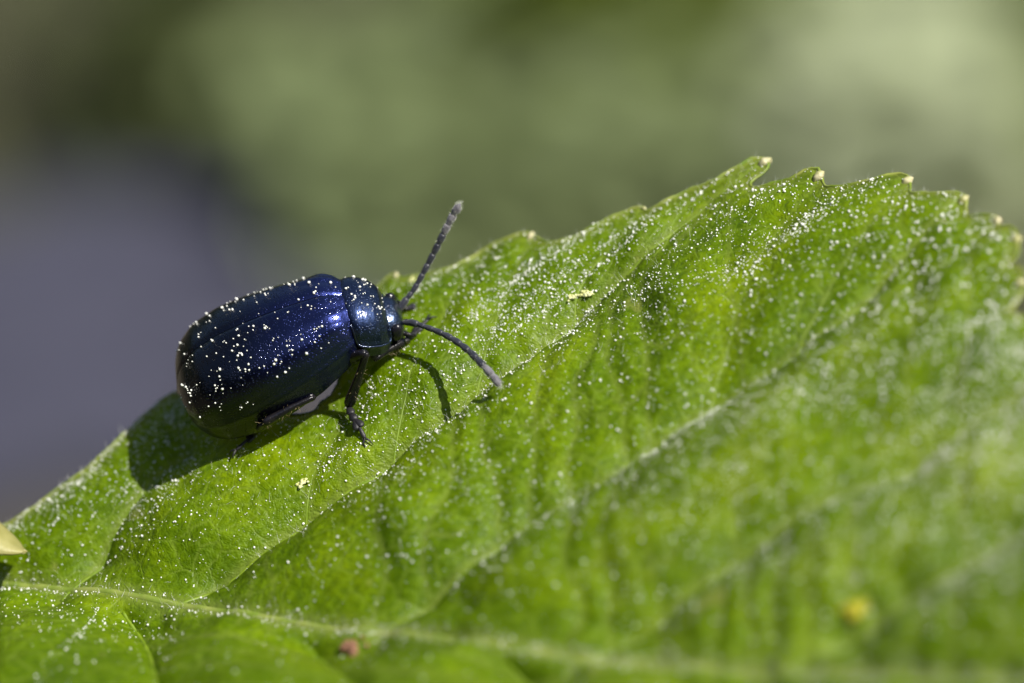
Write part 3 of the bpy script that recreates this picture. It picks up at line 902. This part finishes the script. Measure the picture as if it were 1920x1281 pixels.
FA = [at_y(746, 585, .030), at_y(760, 564, .050), at_y(776, 543, .07), at_y(796, 508, .10), at_y(815, 472, .125), at_y(832, 438, .145), at_y(848, 407, .16), at_y(863, 382, .17)]
a1 = antenna(NA, 9); a1['label'] = 'antenna reaching down towards the leaf'
a2 = antenna(FA, 8); a2['label'] = 'raised antenna with a pale downy tip'

# legs: femur > tibia, tarsus (padded segments and claws)
def seg_tube(a, b, r0, r1, r2, bow=(0, 0, 0), n=16, k=12, flat=.8):
    a, b = np.asarray(a, float), np.asarray(b, float)
    P = smooth_path([a, (a + b) / 2 + np.asarray(bow), b], n)
    w = np.linspace(0, 1, n)
    R = np.interp(w, [0, .08, .5, .92, 1], [r0 * .6, r0, r1, r2, r2 * .55])
    return tube_arrays(P, R, k, flat, side=(0.2, .9, .3))
def leg(coxa, knee, ankle, foot, rf=.030, rt_=.0145, label=None):
    V, F = seg_tube(coxa, knee, rf * .75, rf, rf * .62)
    fem = obj('leg', mesh('femur', V, F, M_LEG), beetle)
    if label: fem['label'] = label
    kn = np.asarray(knee) + (np.asarray(knee) - np.asarray(coxa)) * .02
    d = nrm(np.asarray(ankle) - kn)
    V, F = seg_tube(kn, ankle, rt_ * .80, rt_ * .95, rt_ * 1.35, bow=(.004, 0, .004))
    j = Join(); j.add(V, F)
    obj('tibia', j.mesh('tibia', M_LEG), fem)
    # bristles along the shin
    q = np.random.default_rng(int(abs(ankle[0]) * 1e5) % 9999)
    m = 60; f = q.uniform(.25, 1, m)
    C = kn + (np.asarray(ankle) - kn) * f[:, None]
    dirs = q.normal(size=(m, 3)) + d * .9
    dirs /= np.linalg.norm(dirs, axis=1)[:, None]
    V, F = hairs(C + dirs * rt_ * .6, dirs, q.uniform(.010, .018, m), np.full(m, .0007), q.normal(size=m) * .1, q)
    br = obj('shin_bristles', mesh('shin_bristles', V, F, M_BRISTLE), fem); br['kind'] = 'stuff'
    # tarsus
    an, ft = np.asarray(ankle, float), np.asarray(foot[-1], float)
    path = resample(smooth_path([an] + [np.asarray(p, float) for p in foot], 60), 60)
    J = Join()
    cuts = [(0, .26, .0095, .014), (.24, .46, .010, .0145), (.44, .70, .010, .019), (.66, .92, .0055, .0075)]
    up = np.array([0, 0, 1.0])
    for k_, (a, b, r0, r1) in enumerate(cuts):
        f = np.linspace(a, b, 9)
        P = np.stack([np.interp(f, np.linspace(0, 1, 60), path[:, c]) for c in range(3)], -1)
        t = nrm(P[-1] - P[0]); sdv = nrm(np.cross(t, up))
        if k_ == 2:                            # heart-shaped third segment
            for s_ in (-1, 1):
                Q = P + sdv * s_ * np.linspace(0, .011, 9)[:, None]
                V, F = tube_arrays(Q, np.interp(np.linspace(0, 1, 9), [0, .6, .9, 1], [.006, .0115, .010, .004]), 9, .6); J.add(V, F)
        else:
            V, F = tube_arrays(P, np.interp(np.linspace(0, 1, 9), [0, .15, .75, 1], [r0 * .5, r0, r1, r1 * .6]), 10, .65); J.add(V, F)
    e = path[54]; t = nrm(path[59] - path[50]); sdv = nrm(np.cross(t, up))
    for s_ in (-1, 1):
        c = smooth_path([e, e + t * .012 + sdv * s_ * .009 + up * .003, e + t * .024 + sdv * s_ * .013 - up * .006], 8)
        V, F = tube_arrays(c, np.linspace(.0042, .0012, 8), 6); J.add(V, F)
    obj('tarsus', J.mesh('tarsus', M_TARSUS), fem)
    return fem
leg((.33, -.055, -.045), at_y(702, 674, -.120), at_y(757, 641, -.045), [at_y(772, 630, -.005), at_y(788, 612, .03), at_leaf(808, 594, .006)], .026, .0150)
leg((.18, -.085, -.055), at_y(687, 662, -.165), at_leaf(653, 763, .028), [at_leaf(662, 782, .022), at_leaf(674, 802, .018), at_leaf(688, 830, .008)], .028, .0140)
leg((-.02, -.100, -.060), at_y(589, 744, -.185), at_y(492, 796, -.225), [at_leaf(478, 812, .034), at_leaf(458, 830, .028), at_leaf(434, 852, .018)], .030, .0130)
leg((.32, .055, -.055), (.37, .10, -.09), (.39, .12, -.15), [(.40, .125, -.165), (.42, .13, -.175), (.44, .135, -.185)], .026, .0140)
leg((.18, .085, -.055), (.20, .24, -.02), (.24, .27, -.11), [(.25, .265, -.13), (.26, .26, -.15), (.27, .25, -.165)], .028, .0140)
leg((-.02, .100, -.060), (-.06, .24, -.04), (-.14, .25, -.11), [(-.16, .24, -.13), (-.18, .23, -.15), (-.20, .22, -.165)], .030, .0130)

# pollen on the beetle
q = np.random.default_rng(17)
n = 165
S = q.beta(1.5, 1.3, n) * .94 + .02; PHI = np.abs(q.normal(.62, .42, n)) % 1.55; SD = np.where(q.uniform(size=n) < .66, -1, 1)
PHI = np.where(SD > 0, PHI * .7, PHI)
cl = q.integers(0, n, 55); S = np.r_[S, np.clip(S[cl] + q.normal(size=55) * .016, .02, .97)]; PHI = np.r_[PHI, np.clip(PHI[cl] + q.normal(size=55) * .045, .02, 1.6)]; SD = np.r_[SD, SD[cl]]
E1 = ely_point(S, PHI, SD)
S2 = q.uniform(.05, .98, 45); P2 = q.normal(0, .6, 45)
E2 = pro_point(S2, np.clip(P2, -1.4, 1.4))
ctr1 = np.stack([E1[:, 0], 0 * S, np.full(len(S), .02)], -1); ctr2 = np.stack([E2[:, 0], 0 * S2, np.full(45, .01)], -1)
E = np.vstack([E1, E2]); Nn = np.vstack([E1 - ctr1, E2 - ctr2]); Nn /= np.linalg.norm(Nn, axis=1)[:, None]
R = np.clip(q.lognormal(math.log(.0024), .36, len(E)), .0010, .0050)
V, F = balls(E + Nn * (R * .55)[:, None], R)
bo = obj('pollen_dust', mesh('pollen_dust', V, F, M_POLLEN))
bo.matrix_world = BEETLE_M
tag(bo, 'white pollen grains sprinkled on the back of the blue beetle', 'pollen', kind='stuff')

# ------------------------------------------------------------------ twig that bears the leaf, and the plants behind
b_w = np.array(leaf.matrix_world @ Vector(pet[-1]))
M_BARK = simple('bark', (.06, .05, .035), (.14, .12, .09), 3., .8, bump=.6, bscale=12)
tw = smooth_path([(b_w[0] - 9, b_w[1] + 2, -.5), (b_w[0] - 5.5, b_w[1] + 1, 14), (b_w[0] - 2, b_w[1] + .3, 29), b_w + (-.1, 0, -.6), b_w + (.0, .25, 3.0), b_w + (.6, .5, 9)], 60)
V, F = tube_arrays(tw, np.linspace(.45, .11, 60), 12)
tag(obj('leafy_twig', mesh('leafy_twig', V, F, M_BARK)), 'slim brown twig bearing the large green leaf', 'twig')

def weed_leaf(lw, ll, mat):
    nx, ny = 5, 8
    P = []
    for i in range(ny):
        v = i / (ny - 1)
        w = lw * math.sin(math.pi * min(1, .06 + .94 * v)) ** .8
        for j in range(nx):
            a = j / (nx - 1) * 2 - 1
            P.append((a * w, ll * v, .16 * ll * math.sin(2.2 * v) - .3 * ll * v * v + .25 * w * a * a))
    return mesh('leaf', P, [tuple(q) for q in grid_faces(ny, nx)], mat)
def weed(name, x, y, h, nleaf, lw, ll, mat, label, seed, stem_mat, group):
    r = random.Random(seed)
    root = empty(name, Matrix.Translation((x, y, 0)))
    tag(root, label, 'plant', group)
    top = np.array([r.uniform(-.1, .1) * h, r.uniform(-.1, .1) * h, h])
    sp = smooth_path([(0, 0, -.3), top * .5 + (r.uniform(-.3, .3), 0, 0), top], 12)
    V, F = tube_arrays(sp, np.linspace(.22, .08, 12), 7)
    obj('stem', mesh('stem', V, F, stem_mat), root)
    me = weed_leaf(lw, ll, mat)
    for k in range(nleaf):
        f = .12 + .88 * (k + .5) / nleaf
        i = min(11, int(f * 11))
        o = obj('leaf', me, root)
        o.location = tuple(sp[i]); s = r.uniform(.75, 1.2) * (1.15 - .35 * f)
        o.scale = (s, s, s)
        o.rotation_euler = (r.uniform(-.1, .55), r.uniform(-.25, .25), k * 2.4 + r.uniform(-.4, .4))
    return root
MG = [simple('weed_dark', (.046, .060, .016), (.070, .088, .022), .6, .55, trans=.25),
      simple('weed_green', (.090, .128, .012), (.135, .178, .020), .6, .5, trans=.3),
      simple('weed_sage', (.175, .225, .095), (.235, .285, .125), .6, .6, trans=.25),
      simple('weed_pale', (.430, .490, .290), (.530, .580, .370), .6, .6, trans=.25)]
KIND = [('dark_weed', 'dark green blurred plant beyond the paving stones', 'dark blurred plants'),
        ('olive_weed', 'olive green blurred plant behind the serrated leaf', 'olive blurred plants'),
        ('sage_weed', 'greyish sage blurred plant behind the raised antenna', 'sage blurred plants'),
        ('pale_weed', 'pale sunlit blurred plant behind the toothed leaf margin', 'pale blurred plants')]
# picture point its middle covers, height, leaves, leaf half width and length, kind
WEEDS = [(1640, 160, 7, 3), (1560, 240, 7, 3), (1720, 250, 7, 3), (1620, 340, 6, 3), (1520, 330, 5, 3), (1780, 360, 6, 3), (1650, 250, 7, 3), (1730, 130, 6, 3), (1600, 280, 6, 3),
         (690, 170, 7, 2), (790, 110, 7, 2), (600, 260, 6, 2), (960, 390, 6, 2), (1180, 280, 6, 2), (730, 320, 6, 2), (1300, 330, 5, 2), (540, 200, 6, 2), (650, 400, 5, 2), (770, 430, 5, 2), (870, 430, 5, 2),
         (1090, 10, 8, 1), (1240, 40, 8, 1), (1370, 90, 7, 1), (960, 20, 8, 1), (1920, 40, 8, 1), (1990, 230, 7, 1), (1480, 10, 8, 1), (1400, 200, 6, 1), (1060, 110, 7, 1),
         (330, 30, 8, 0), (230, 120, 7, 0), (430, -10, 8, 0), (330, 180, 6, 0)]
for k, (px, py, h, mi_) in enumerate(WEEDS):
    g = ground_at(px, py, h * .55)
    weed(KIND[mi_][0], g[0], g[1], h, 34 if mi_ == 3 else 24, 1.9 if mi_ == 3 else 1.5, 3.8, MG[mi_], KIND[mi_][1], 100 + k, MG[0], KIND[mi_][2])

# paving stones
rs = random.Random(4)
STONES = [(-40, 560), (180, 500), (60, 700), (300, 640), (-60, 900), (180, 860), (400, 520), (520, 700)]
for k, (px, py) in enumerate(STONES):
    g = ground_at(px, py)
    tag(slab(g[0], g[1], 3.4, 4.2, rs.uniform(-.2, .2), k), 'flat blue grey paving stone blurred below the plants', 'stone', 'paving stones behind the leaf')

# meadow grass over the ground behind
def meadow(n):
    r = np.random.default_rng(9)
    g0 = ground_at(-400, -250); g1 = ground_at(2300, 900)
    x = r.uniform(-26, 34, n); y = r.uniform(55, 240, n)
    keep = ~((x < -2.5) & (y < 118) & (r.uniform(size=n) < .93))
    x, y = x[keep], y[keep]; n = len(x)
    return hairs(np.stack([x, y, np.full(n, -.1)], -1), np.stack([r.normal(size=n) * .35, r.normal(size=n) * .35, np.ones(n)], -1), r.uniform(1.5, 4, n), r.uniform(.10, .22, n), r.normal(size=n) * .5, r)
V, F = meadow(6000)
gr = obj('grass', mesh('grass', V, F, M_GRASS))
tag(gr, 'blurred green grass growing between the plants', 'grass', kind='stuff')

# ------------------------------------------------------------------ unseen tall shrubs, added to darken reflections and low sky
M_SHRUB = simple('shrub_leaf', (.030, .050, .012), (.070, .100, .025), .05, .6, trans=.25)
def shrub_mesh(seed, n=1500):
    r = np.random.default_rng(seed)
    d = r.normal(size=(n, 3)); d /= np.linalg.norm(d, axis=1)[:, None]
    lump = 1 + .22 * np.sin(d[:, 0] * 5 + seed) * np.cos(d[:, 2] * 6) + .12 * r.normal(size=n)
    c = d * (r.uniform(.35, 1, n) ** .5 * lump)[:, None] * (85, 70, 125) + (0, 0, 128)
    a = r.normal(size=(n, 3)); a /= np.linalg.norm(a, axis=1)[:, None]
    b = np.cross(a, r.normal(size=(n, 3))); b /= np.linalg.norm(b, axis=1)[:, None]
    L = r.uniform(9, 16, n)[:, None]
    V = np.stack([c - a * L, c + b * L * .45, c + a * L, c - b * L * .45], 1).reshape(-1, 3)
    V[:, 2] = np.maximum(V[:, 2], 1.0)
    return mesh('crown', V, np.arange(4 * n).reshape(-1, 4), M_SHRUB, False)
crowns = [shrub_mesh(k) for k in (1, 2, 3)]
V, F = tube_arrays(smooth_path([(0, 0, -2), (3, 1, 60), (-2, 2, 150)], 14), np.linspace(7, 2.5, 14), 9)
trunk_me = mesh('trunk', V, F, M_BARK)
for k in range(15):
    a = 2 * math.pi * k / 15 + .1
    rad = 330 + 25 * math.sin(k * 2.3)
    t = empty('added_shrub', Matrix.Translation((rad * math.sin(a), 40 + rad * math.cos(a) * 1.1, 0)) @ Matrix.Rotation(k * 1.7, 4, 'Z') @ Matrix.Diagonal((1, 1, .72, 1)))
    tag(t, 'tall dark leafy shrub out of view, added to darken reflections', 'shrub', 'added shrubs out of view')
    obj('trunk', trunk_me, t); obj('crown', crowns[k % 3], t)
